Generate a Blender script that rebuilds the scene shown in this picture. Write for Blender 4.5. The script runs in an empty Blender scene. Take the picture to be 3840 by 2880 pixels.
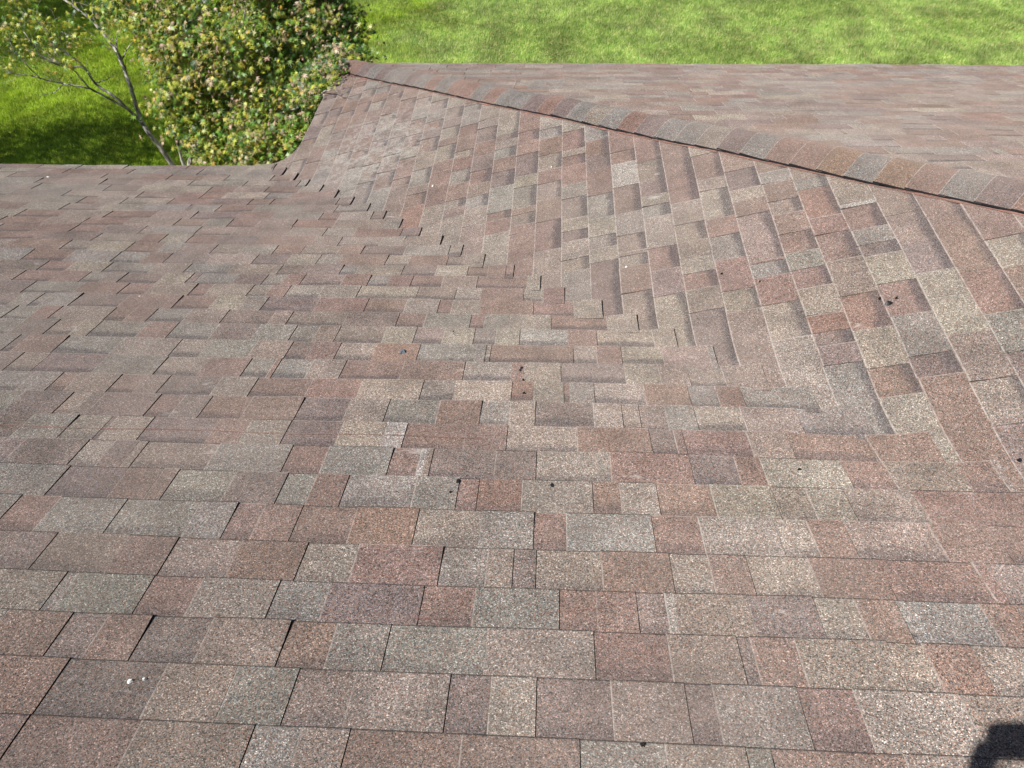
import bpy, math, random
import numpy as np
from mathutils import Vector, Matrix

random.seed(7)
rng = np.random.default_rng(11)
scene = bpy.context.scene
COL = scene.collection

# ------------------------------------------------------------------ camera, sky, sun, exposure
EZ = 2.9            # height of the eaves above the lawn
M = 0.2987          # roof slope (rise over run)
cam_d = bpy.data.cameras.new('camera')
cam = bpy.data.objects.new('camera', cam_d)
COL.objects.link(cam)
cam_d.sensor_width = 36.0
cam_d.lens = 25.983
cam_d.clip_start = 0.05
cam_d.clip_end = 500
_r = Vector((0.99865306, 0.04880536, -0.01760996))
_u = Vector((-0.02356664, 0.72904289, 0.68406219))
_b = Vector((0.04622432, -0.68272579, 0.72921109))
mw = Matrix((( _r.x, _u.x, _b.x, 2.0560), (_r.y, _u.y, _b.y, -4.8794), (_r.z, _u.z, _b.z, 2.9021 + EZ), (0, 0, 0, 1)))
cam.matrix_world = mw
scene.camera = cam

SUN = Vector((0.582, 0.362, -1.0)).normalized()      # direction the light travels
el = math.asin(-SUN.z)
az = math.atan2(-SUN.x, -SUN.y)
world = bpy.data.worlds.new('World')
scene.world = world
world.use_nodes = True
wn = world.node_tree
sky = wn.nodes.new('ShaderNodeTexSky')
sky.sky_type = 'NISHITA'
sky.sun_disc = False
sky.sun_elevation = el
sky.sun_rotation = az
wn.links.new(sky.outputs[0], wn.nodes['Background'].inputs[0])
wn.nodes['Background'].inputs[1].default_value = 0.05
sl = bpy.data.lights.new('sun', 'SUN')
sl.energy = 5.0
sl.angle = math.radians(0.53)
sl.color = (1.0, 0.965, 0.92)
so = bpy.data.objects.new('sun', sl)
COL.objects.link(so)
so.rotation_euler = SUN.to_track_quat('-Z', 'Y').to_euler()
so.location = (-6, -6, 14)
scene.view_settings.view_transform = 'Standard'
scene.view_settings.look = 'None'
scene.view_settings.gamma = 1.0
scene.view_settings.use_curve_mapping = False
scene.view_settings.exposure = 0.38

# ------------------------------------------------------------------ helpers
def tag(o, label=None, cat=None, group=None, kind=None):
    if label: o['label'] = label
    if cat: o['category'] = cat
    if group: o['group'] = group
    if kind: o['kind'] = kind
    return o

def empty(name, loc, label, cat, group=None):
    o = bpy.data.objects.new(name, None)
    COL.objects.link(o)
    o.location = loc
    o.empty_display_size = 0.3
    return tag(o, label, cat, group)

def mesh_obj(name, verts, faces, mat, parent=None, smooth=False, attrs=None, origin=None):
    verts = np.asarray(verts, dtype=np.float32)
    if origin is not None:
        verts = verts - np.asarray(origin, dtype=np.float32)
    me = bpy.data.meshes.new(name)
    if isinstance(faces, np.ndarray):
        n, k = faces.shape
        me.vertices.add(len(verts))
        me.vertices.foreach_set('co', verts.ravel())
        me.loops.add(n * k)
        me.loops.foreach_set('vertex_index', faces.astype(np.int32).ravel())
        me.polygons.add(n)
        me.polygons.foreach_set('loop_start', np.arange(0, n * k, k, dtype=np.int32))
        me.polygons.foreach_set('loop_total', np.full(n, k, dtype=np.int32))
        me.update(calc_edges=True)
    else:
        me.from_pydata([tuple(map(float, v)) for v in verts], [], faces)
        me.update()
    if attrs:
        for an, (typ, arr) in attrs.items():
            a = me.attributes.new(an, typ, 'POINT')
            a.data.foreach_set('color' if typ == 'FLOAT_COLOR' else ('vector' if typ == 'FLOAT_VECTOR' else 'value'),
                               np.asarray(arr, dtype=np.float32).ravel())
    if smooth:
        me.polygons.foreach_set('use_smooth', [True] * len(me.polygons))
    me.materials.append(mat)
    o = bpy.data.objects.new(name, me)
    COL.objects.link(o)
    if parent is not None:
        o.parent = parent
        o.matrix_parent_inverse = Matrix.Identity(4)
    loc = Vector(origin) if origin is not None else Vector((0, 0, 0))
    if parent is not None:
        q = parent
        while q is not None:
            loc = loc - Vector(q.location)
            q = q.parent
    o.location = loc
    return o

class NT:
    def __init__(s, name):
        s.m = bpy.data.materials.new(name)
        s.m.use_nodes = True
        s.t = s.m.node_tree
        s.b = s.t.nodes['Principled BSDF']
    def n(s, kind, **kw):
        nd = s.t.nodes.new('ShaderNode' + kind)
        for k, v in kw.items():
            if k.startswith('i_'):
                key = k[2:]
                key = int(key) if key.isdigit() else key.replace('_', ' ')
                nd.inputs[key].default_value = v
            else:
                setattr(nd, k, v)
        return nd
    def l(s, a, b):
        s.t.links.new(a, b)
    def math(s, op, a, b=None, c=None, clamp=False):
        nd = s.n('Math', operation=op)
        nd.use_clamp = clamp
        for i, v in enumerate((a, b, c)):
            if v is None: continue
            if hasattr(v, 'is_linked') or hasattr(v, 'links'):
                s.l(v, nd.inputs[i])
            else:
                nd.inputs[i].default_value = v
        return nd.outputs[0]
    def mix(s, fac, a, b, blend='MIX'):
        nd = s.n('Mix', data_type='RGBA', blend_type=blend)
        for sock, v in ((nd.inputs[0], fac), (nd.inputs[6], a), (nd.inputs[7], b)):
            if hasattr(v, 'links'):
                s.l(v, sock)
            else:
                sock.default_value = v
        return nd.outputs[2]
    def ramp(s, fac, stops, interp='LINEAR'):
        nd = s.n('ValToRGB')
        s.l(fac, nd.inputs[0])
        cr = nd.color_ramp
        cr.interpolation = interp
        while len(cr.elements) < len(stops): cr.elements.new(0.5)
        for e, (p, c) in zip(cr.elements, stops):
            e.position = p
            e.color = (c, c, c, 1) if not isinstance(c, (tuple, list)) else (*c, 1)
        return nd.outputs[0]

# ------------------------------------------------------------------ materials
def mat_shingle():
    t = NT('granule_shingle')
    pos = t.n('NewGeometry').outputs['Position']
    tone = t.n('Attribute', attribute_name='tone').outputs['Color']
    aux = t.n('SeparateXYZ'); t.l(t.n('Attribute', attribute_name='aux').outputs['Vector'], aux.inputs[0])
    s_, slot, wear_lit = aux.outputs[0], aux.outputs[1], aux.outputs[2]
    # mineral granules: every cell of a fine voronoi is one granule
    v = t.n('TexVoronoi', i_Scale=480.0); t.l(pos, v.inputs['Vector'])
    sep = t.n('SeparateColor'); t.l(v.outputs['Color'], sep.inputs[0])
    v2 = t.n('TexVoronoi', i_Scale=230.0); t.l(pos, v2.inputs['Vector'])
    sep2 = t.n('SeparateColor'); t.l(v2.outputs['Color'], sep2.inputs[0])
    val = t.ramp(sep.outputs[0], [(0.0, 0.15), (0.2, 0.42), (0.5, 0.9), (0.78, 1.3), (0.92, 1.9), (1.0, 3.2)])
    val2 = t.ramp(sep2.outputs[0], [(0.0, 0.62), (0.5, 1.0), (1.0, 1.38)])
    c = t.mix(1.0, tone, val, 'MULTIPLY')
    c = t.mix(1.0, c, val2, 'MULTIPLY')
    rust = t.math('GREATER_THAN', sep.outputs[1], 0.78)
    c = t.mix(t.math('MULTIPLY', rust, 0.6), c, (0.30, 0.165, 0.11, 1))
    grey = t.math('LESS_THAN', sep.outputs[1], 0.16)
    c = t.mix(t.math('MULTIPLY', grey, 0.6), c, (0.165, 0.168, 0.162, 1))
    # blended colour drops inside a tab
    n1 = t.n('TexNoise', i_Scale=7.0, i_Detail=4.0); t.l(pos, n1.inputs['Vector'])
    c = t.mix(1.0, c, t.ramp(n1.outputs[0], [(0.3, 0.80), (0.7, 1.2)]), 'MULTIPLY')
    n2 = t.n('TexNoise', i_Scale=0.9, i_Detail=3.0); t.l(pos, n2.inputs['Vector'])
    c = t.mix(t.ramp(n2.outputs[0], [(0.42, 0.0), (0.7, 0.38)]), c, (0.26, 0.215, 0.185, 1))
    # printed dark band near the top of the cut-outs
    n3 = t.n('TexNoise', i_Scale=30.0, i_Detail=3.0); t.l(pos, n3.inputs['Vector'])
    n3b = t.n('TexNoise', i_Scale=3.1, i_Detail=1.0); t.l(pos, n3b.inputs['Vector'])
    sj = t.math('ADD', s_, t.math('MULTIPLY', t.math('SUBTRACT', n3.outputs[0], 0.5), 0.22))
    sj = t.math('ADD', sj, t.math('MULTIPLY', t.math('SUBTRACT', n3b.outputs[0], 0.5), 0.5))
    band = t.ramp(sj, [(0.68, 0.0), (0.84, 1.0)])
    band = t.math('MULTIPLY', band, slot)
    c = t.mix(t.math('MULTIPLY', band, 0.62), c, t.mix(1.0, (0.075, 0.064, 0.066, 1), val, 'MULTIPLY'))
    # pale scuffs and lichen-like bloom
    mp = t.n('Mapping'); mp.inputs['Scale'].default_value = (5.0, 11.0, 9.0); mp.inputs['Rotation'].default_value = (0, 0, 0.4)
    t.l(pos, mp.inputs['Vector'])
    n4 = t.n('TexNoise', i_Scale=1.0, i_Detail=7.0, i_Roughness=0.7); t.l(mp.outputs[0], n4.inputs['Vector'])
    sc = t.ramp(n4.outputs[0], [(0.64, 0.0), (0.76, 0.7)])
    c = t.mix(sc, c, (0.48, 0.45, 0.42, 1))
    # pale weathering where the foot of the valley collects dust (world position, keeps still)
    sp = t.n('SeparateXYZ'); t.l(pos, sp.inputs[0])
    dx = t.math('SUBTRACT', sp.outputs[0], 0.82); dy = t.math('ADD', sp.outputs[1], 0.12)
    ds = t.math('SQRT', t.math('ADD', t.math('MULTIPLY', dx, dx), t.math('MULTIPLY', t.math('MULTIPLY', dy, dy), 0.6)))
    n5 = t.n('TexNoise', i_Scale=22.0, i_Detail=9.0, i_Roughness=0.8, i_Distortion=0.8); t.l(pos, n5.inputs['Vector'])
    bl = t.math('MULTIPLY', t.ramp(ds, [(0.2, 1.0), (0.62, 0.0)]), t.ramp(n5.outputs[0], [(0.47, 0.0), (0.60, 0.62)]))
    c = t.mix(bl, c, (0.40, 0.40, 0.37, 1))
    # wear: +1 rubbed edge with its sunlit line painted in, -1 raw asphalt side
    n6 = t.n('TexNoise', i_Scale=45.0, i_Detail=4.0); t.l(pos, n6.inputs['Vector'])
    wp = t.math('MULTIPLY', t.math('MAXIMUM', wear_lit, 0.0), t.ramp(n6.outputs[0], [(0.35, 0.25), (0.6, 1.0)]))
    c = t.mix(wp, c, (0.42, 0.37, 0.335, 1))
    wm = t.math('MAXIMUM', t.math('MULTIPLY', wear_lit, -1.0), 0.0)
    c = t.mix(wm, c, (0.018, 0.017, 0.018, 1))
    t.l(c, t.b.inputs['Base Color'])
    t.b.inputs['Roughness'].default_value = 0.88
    t.b.inputs['Diffuse Roughness'].default_value = 1.0
    t.b.inputs['Specular IOR Level'].default_value = 0.35
    bp = t.n('Bump', i_Strength=0.55, i_Distance=0.0016)
    t.l(t.math('ADD', sep.outputs[2], t.math('MULTIPLY', sep2.outputs[2], 0.5)), bp.inputs['Height'])
    t.l(bp.outputs[0], t.b.inputs['Normal'])
    return t.m

def mat_plain(name, col, rough=0.7, nscale=20.0, amt=0.2, spec=0.4):
    t = NT(name)
    tc = t.n('TexCoord')
    n = t.n('TexNoise', i_Scale=nscale, i_Detail=5.0); t.l(tc.outputs['Object'], n.inputs['Vector'])
    c = t.mix(1.0, (*col, 1), t.ramp(n.outputs[0], [(0.3, 1 - amt), (0.7, 1 + amt)]), 'MULTIPLY')
    t.l(c, t.b.inputs['Base Color'])
    t.b.inputs['Roughness'].default_value = rough
    t.b.inputs['Specular IOR Level'].default_value = spec
    return t.m

def mat_chalk(name, fade):
    t = NT(name)
    pos = t.n('NewGeometry').outputs['Position']
    n = t.n('TexNoise', i_Scale=60.0, i_Detail=4.0); t.l(pos, n.inputs['Vector'])
    c = t.ramp(n.outputs[0], [(0.4, (0.28, 0.17, 0.14)), (0.7, (0.46, 0.21, 0.155))])
    t.l(c, t.b.inputs['Base Color'])
    t.b.inputs['Roughness'].default_value = 0.95
    n2 = t.n('TexNoise', i_Scale=9.0, i_Detail=6.0, i_Roughness=0.8); t.l(pos, n2.inputs['Vector'])
    t.l(t.ramp(n2.outputs[0], [(0.38, 0.1), (0.62, fade)]), t.b.inputs['Alpha'])
    return t.m

def mat_leaf():
    t = NT('maple_leaf')
    col = t.n('Attribute', attribute_name='tone').outputs['Color']
    pos = t.n('NewGeometry').outputs['Position']
    n = t.n('TexNoise', i_Scale=60.0, i_Detail=2.0); t.l(pos, n.inputs['Vector'])
    c = t.mix(1.0, col, t.ramp(n.outputs[0], [(0.3, 0.75), (0.7, 1.25)]), 'MULTIPLY')
    t.l(c, t.b.inputs['Base Color'])
    t.b.inputs['Roughness'].default_value = 0.42
    t.b.inputs['Specular IOR Level'].default_value = 0.5
    tr = t.n('BsdfTranslucent'); t.l(c, tr.inputs[0])
    mx = t.n('MixShader'); mx.inputs[0].default_value = 0.3
    out = t.t.nodes['Material Output']
    t.l(t.b.outputs[0], mx.inputs[1]); t.l(tr.outputs[0], mx.inputs[2]); t.l(mx.outputs[0], out.inputs[0])
    return t.m

def mat_bark():
    t = NT('grey_bark')
    pos = t.n('NewGeometry').outputs['Position']
    mp = t.n('Mapping'); mp.inputs['Scale'].default_value = (30, 30, 9); t.l(pos, mp.inputs['Vector'])
    n = t.n('TexNoise', i_Scale=1.0, i_Detail=6.0); t.l(mp.outputs[0], n.inputs['Vector'])
    c = t.ramp(n.outputs[0], [(0.30, (0.06, 0.05, 0.045)), (0.46, (0.22, 0.20, 0.185)), (0.62, (0.56, 0.52, 0.49))])
    t.l(c, t.b.inputs['Base Color'])
    t.b.inputs['Roughness'].default_value = 0.8
    bp = t.n('Bump', i_Strength=0.6, i_Distance=0.006); t.l(n.outputs[0], bp.inputs['Height']); t.l(bp.outputs[0], t.b.inputs['Normal'])
    return t.m

def mat_grass(blade):
    t = NT('lawn_blades' if blade else 'lawn_soil')
    pos = t.n('NewGeometry').outputs['Position']
    n = t.n('TexNoise', i_Scale=0.7, i_Detail=6.0, i_Roughness=0.62); t.l(pos, n.inputs['Vector'])
    n2 = t.n('TexNoise', i_Scale=7.0, i_Detail=5.0, i_Roughness=0.7); t.l(pos, n2.inputs['Vector'])
    lush = t.ramp(n2.outputs[0], [(0.3, (0.19, 0.31, 0.018)), (0.52, (0.37, 0.50, 0.04)), (0.72, (0.54, 0.62, 0.08))])
    thin = t.ramp(n2.outputs[0], [(0.3, (0.20, 0.36, 0.07)), (0.5, (0.40, 0.54, 0.14)), (0.72, (0.64, 0.66, 0.28))])
    sp = t.n('SeparateXYZ'); t.l(pos, sp.inputs[0])
    fx = t.ramp(t.math('ADD', t.math('MULTIPLY', sp.outputs[0], 0.12), t.math('ADD', n.outputs[0], 0.05)), [(0.25, 0.0), (0.62, 1.0)])
    c = t.mix(fx, lush, thin)
    n7 = t.n('TexNoise', i_Scale=1.6, i_Detail=3.0); t.l(pos, n7.inputs['Vector'])
    c = t.mix(1.0, c, t.ramp(n7.outputs[0], [(0.35, 0.72), (0.65, 1.22)]), 'MULTIPLY')
    if blade:
        at = t.n('Attribute', attribute_name='rnd')
        c = t.mix(1.0, c, t.ramp(at.outputs['Fac'], [(0.0, 0.62), (0.5, 1.0), (1.0, 1.5)]), 'MULTIPLY')
        dry = t.math('GREATER_THAN', at.outputs['Fac'], 0.93)
        c = t.mix(t.math('MULTIPLY', dry, t.math('ADD', t.math('MULTIPLY', fx, 0.6), 0.1)), c, (0.42, 0.34, 0.17, 1))
        t.l(c, t.b.inputs['Base Color'])
        t.b.inputs['Roughness'].default_value = 0.5
        tr = t.n('BsdfTranslucent'); t.l(c, tr.inputs[0])
        mx = t.n('MixShader'); mx.inputs[0].default_value = 0.3
        out = t.t.nodes['Material Output']
        t.l(t.b.outputs[0], mx.inputs[1]); t.l(tr.outputs[0], mx.inputs[2]); t.l(mx.outputs[0], out.inputs[0])
    else:
        c = t.mix(0.45, c, (0.05, 0.05, 0.022, 1))
        t.l(c, t.b.inputs['Base Color'])
        t.b.inputs['Roughness'].default_value = 0.95
    return t.m

MS = mat_shingle()
M_DECK = mat_plain('black_underlay', (0.012, 0.012, 0.013), 0.95)
M_TAR = mat_plain('roof_tar', (0.012, 0.012, 0.014), 0.5)
M_WHITE = mat_plain('white_trim_paint', (0.72, 0.71, 0.68), 0.5, 8, 0.05)
M_SIDE = mat_plain('cream_siding_paint', (0.55, 0.52, 0.45), 0.6, 5, 0.06)
M_CHALK = mat_chalk('orange_chalk', 0.85)
M_CHALK2 = mat_chalk('rubbed_chalk', 0.42)
M_LEAF = mat_leaf()
M_BARK = mat_bark()
M_BLADE = mat_grass(True)
M_SOIL = mat_grass(False)
M_STRAW = mat_plain('dry_pine_straw', (0.42, 0.27, 0.14), 0.8, 3, 0.35)
M_STONE = mat_plain('blue_grey_stone', (0.13, 0.16, 0.19), 0.6, 60, 0.3)
M_PALE = mat_plain('white_bird_lime', (0.75, 0.74, 0.70), 0.8, 60, 0.1)
M_SKIN = mat_plain('skin', (0.45, 0.27, 0.19), 0.5, 30, 0.05)
M_CLOTH = mat_plain('navy_cotton', (0.04, 0.05, 0.09), 0.9, 40, 0.15)
M_DENIM = mat_plain('denim', (0.06, 0.09, 0.16), 0.9, 40, 0.15)

AR={
29:"r d0.99r b1.23m d1.47g b1.57m d1.67r b1.90r d2.14g b2.31m d2.47g d2.52r b2.78m",
28:"r d0.99p b1.22m b1.38g d1.52m b1.65t d1.86p b1.95t d2.05p b2.21m d2.37p b2.43g d2.61r b2.73t b2.95m",
27:"r d0.92m b1.01r d1.12p b1.27m d1.46r b1.57g d1.70g b1.93t d2.18r b2.35m d2.51p b2.54r b2.64m d2.85t b2.93r d3.04t",
26:"t d0.83g b0.86g d1.06r b1.19t d1.39g b1.52p d1.76r b1.89g d2.10r b2.19r d2.29m b2.36w b2.38m b2.56p d2.72t b2.82r d2.92g b3.12r",
25:"m b0.62p d0.72m b0.92r d1.06m b1.24r d1.42t b1.56r d1.79g b1.91m d1.98p d2.04m b2.21r d2.39t b2.49r d2.59t b2.75r d2.93r b3.17r",
24:"g d0.52r b0.64g d0.84g b1.06g d1.17r b1.25r d1.36r b1.52o d1.70t b1.88g d2.03r b2.12g d2.36r b2.49t d2.70t b2.79r d2.89m b3.12r",
23:"g d0.58p b0.77r b0.88r d0.93g b1.11p d1.27g b1.36r d1.46g b1.67g d1.80r b1.86w d1.86o b1.99t d2.20r b2.28t d2.39r b2.55t d2.73m b2.83t d2.94m b3.14r",
22:"p b0.35p d0.56t b0.65p b0.73m d0.76m b1.00g d1.24r b1.36g d1.57r b1.66w b1.68m d1.70p b1.90p d2.03t b2.26r d2.51p b2.65r b2.73t d2.98r b3.11m d3.33r b3.43m",
21:"p b0.28g d0.44t d0.56p b0.58t d0.71p b0.94r b1.05t d1.19p b1.37t b1.52w d1.59r b1.79r d1.93t b2.16r d2.40p b2.48r d2.51r b2.72m d2.85r b3.11r",
20:"g b0.15p d0.33m b0.40p b0.45p d0.66r b0.75p d0.85r b1.00r d1.19p b1.36t d1.50g b1.68r d1.83g b1.93t d2.02p b2.22t d2.32m d2.38m b2.47g d2.57t b2.73m d2.92g",
19:"g b0.10g d0.21r b0.28m d0.44r b0.54m d0.63p b0.83t d0.97r b1.18r b1.37t d1.60g b1.72t d1.93o b2.01t d2.12r b2.14g d2.23t b2.41r d2.57g b2.67r d2.76g",
18:"p d-0.04m d0.07p b0.31g d0.55t b0.72r d0.89g b0.99r d1.01g b1.14m d1.27r b1.50r d1.74g b1.92r b1.97t d2.11p b2.35t b2.48m d2.59t b2.72m",
17:"g d-0.15p b-0.11r d0.06g b0.30t d0.54t b0.66g b0.86m d1.01p b1.10r d1.21t b1.36o d1.54g b1.77g d1.81m d1.83r d2.16t b2.25r d2.35t b2.51m b2.69g",
16:"g b-0.22p d-0.07m b0.04t d0.12g b0.33r d0.46g b0.64p b0.82g d0.98g b1.08m d1.17m b1.37t d1.50m b1.62t d1.75g b1.84t d1.94w b2.14r d2.26t b2.49t",
15:"g d-0.35g b-0.23r d-0.14m b-0.10t d0.11r b0.20r d0.30g b0.46m d0.63p b0.84m d0.92m b1.17p d1.40r b1.52g d1.72r b1.78g b1.89t d2.07r b2.31t",
14:"p b-0.42g d-0.32g b-0.27g d-0.13p b0.10r d0.35r b0.52t b0.66g d0.76p b1.00r d1.23r b1.41t d1.56r b1.62t b1.75r d1.99r b2.17t",
13:"p d-0.45g b-0.20r d0.02r b0.15m d0.36r b0.44m d0.64t b0.73r d0.82t b0.98t d1.16t d1.44m d1.62t b1.74r d1.94t b2.03r d2.13g",
12:"m d-0.59r b-0.40r d-0.25g b-0.15p d-0.06p b0.14t d0.28p d0.32g b0.51p d0.66g b0.76r d0.85m b1.05r d1.18g b1.28r d1.39r b1.54m d1.71r b1.95t",
11:"p d-0.55r b-0.40t d-0.21g b0.03m d0.21g b0.44m d0.69p b0.81p d1.01g b1.09t d1.32p b1.49t d1.65r b1.75r d1.84r",
10:"g d-0.72r b-0.49g d-0.24g b-0.08r d0.04p b0.27t d0.51p b0.69t d0.85g b0.88g b0.97r d1.21t b1.33r d1.53p b1.62m d1.72r",
9:"p d0.23t b0.39g d0.57r d0.72m b0.92r d1.05p b1.28g d1.52t",
}
BR={
13:"r d-0.49r b-0.62r d-0.77p b-1.01t d-1.13g b-1.35r d-1.41m b-1.52r b-1.60r d-1.79t",
14:"t d-0.53g b-0.65r d-0.84t b-1.01r d-1.15m b-1.33r d-1.54r b-1.80m",
12:"t d-0.32t d-0.45p b-0.53t d-0.63g b-0.74r d-0.90p b-1.07g d-1.33r b-1.41r b-1.54t d-1.76g",
15:"t d-0.63r b-0.85t d-0.92r b-1.03r b-1.23g d-1.37p b-1.57t d-1.68p b-1.77t",
16:"g d-0.81r d-0.99p b-1.14r d-1.40g b-1.62t d-1.78g b-1.88t",
17:"r d-1.01r b-1.14w d-1.38r b-1.63g d-1.82m",
18:"r d-1.18m d-1.40p b-1.53t d-1.62g b-1.72t d-1.97r",
19:"r d-1.40r b-1.65t d-1.83m b-1.97m b-2.10t d-2.21r",
20:"t d-1.26r b-1.50t d-1.60t b-1.84r d-1.98g b-2.16r",
21:"r d-1.48p b-1.65t b-1.75r d-1.87m b-2.22r",
22:"r b-1.56g b-1.66r d-1.81m b-1.92r d-2.07r b-2.21g d-2.33r",
23:"m d-1.69g d-1.77o b-2.00r d-2.13r b-2.32m",
24:"t b-1.95w d-1.98r b-2.15g d-2.26p b-2.34t d-2.52r",
25:"m d-2.10m d-2.31p b-2.50t b-2.65t",
26:"r d-2.26r d-2.54o b-2.78g",
27:"r d-2.38t d-2.56r b-2.76t",
}

# ------------------------------------------------------------------ roof surface
YC = 1.807          # the wing's far eave
XW, XE = -5.0, 12.0 # ends of the house
YR = -7.0           # line of the main ridge
RMP = 8.807

def undul(x, y):
    return (0.0035 * np.sin(2.1 * x + 1.3 * y + 0.4) + 0.003 * np.sin(4.7 * y - 1.9 * x + 1.0)
            + 0.0018 * np.sin(9.1 * x + 2.0) * np.sin(7.3 * y)
            + 0.010 * np.exp(-((y + 1.66) / 0.13) ** 2 - ((x + 0.75) / 0.55) ** 2)
            + 0.010 * np.exp(-((y + 3.42) / 0.07) ** 2 - ((x - 2.35) / 0.22) ** 2))

def smax(a, b, r):
    h = np.maximum(r - np.abs(a - b), 0.0) / r
    return np.maximum(a, b) + h * h * r * 0.25

def S(x, y, und=True):
    x = np.asarray(x, float); y = np.asarray(y, float)
    a = -M * y
    b = M * x
    c = M * (YC - y)
    bc = -smax(-b, -c, 0.03)
    z = smax(a, bc, 0.055)
    return z + EZ + (undul(x, y) if und else 0.0)

# course lines (distance from each eave measured in plan)
VA = [-0.02, 0.09, 0.228] + [0.366 + 0.1378 * k for k in range(10)] + \
     [1.744, 1.89, 2.017, 2.15, 2.287, 2.43, 2.563, 2.708, 2.853, 2.997, 3.132, 3.278, 3.418, 3.557, 3.699, 3.845, 3.982, 4.107, 4.235, 4.374]
while VA[-1] < 6.86: VA.append(VA[-1] + 0.137)
VA.append(7.0)
SLX = {-3: 0.0, -2: 0.115, -1: 0.243, 0: .37, 1: .508, 2: .65, 3: .788, 4: .926, 5: 1.055, 6: 1.18, 7: 1.318, 8: 1.458, 9: 1.589, 10: 1.732,
       11: 1.88, 12: 2.015, 13: 2.142, 14: 2.296, 15: 2.439, 16: 2.581, 17: 2.714, 18: 2.87, 19: 3.012, 20: 3.148, 21: 3.305, 22: 3.449}
UB = [0.125, 0.258, 0.379, 0.505, 0.63, 0.761, 0.893, 1.028, 1.154, 1.293, 1.428, 1.559, 1.697, 1.84, 1.977, 2.116, 2.252,
      2.388, 2.523, 2.657, 2.798, 2.933, 3.079, 3.215, 3.354, 3.495, 3.634, 3.77]
while UB[-1] < 8.6: UB.append(UB[-1] + 0.137)
VC = [-0.02]
while VC[-1] < RMP - 0.14: VC.append(VC[-1] + 0.137)
VC.append(RMP)

TONES = {'r': (.172, .124, .107), 'o': (.188, .126, .103), 'p': (.150, .123, .115), 'g': (.184, .174, .157),
         't': (.216, .191, .163), 'm': (.190, .158, .138), 'w': (.27, .255, .235)}
TK = ['r', 't', 'm', 'g', 'p', 'o']
TW = [.27, .2, .2, .17, .13, .03]

pieces = []     # (verts, faces, tone, aux, centre)
def xy_of(sl_, a, v):
    if sl_ == 'A': return a, -v
    if sl_ == 'B': return v, -a
    return a, YC - v

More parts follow.
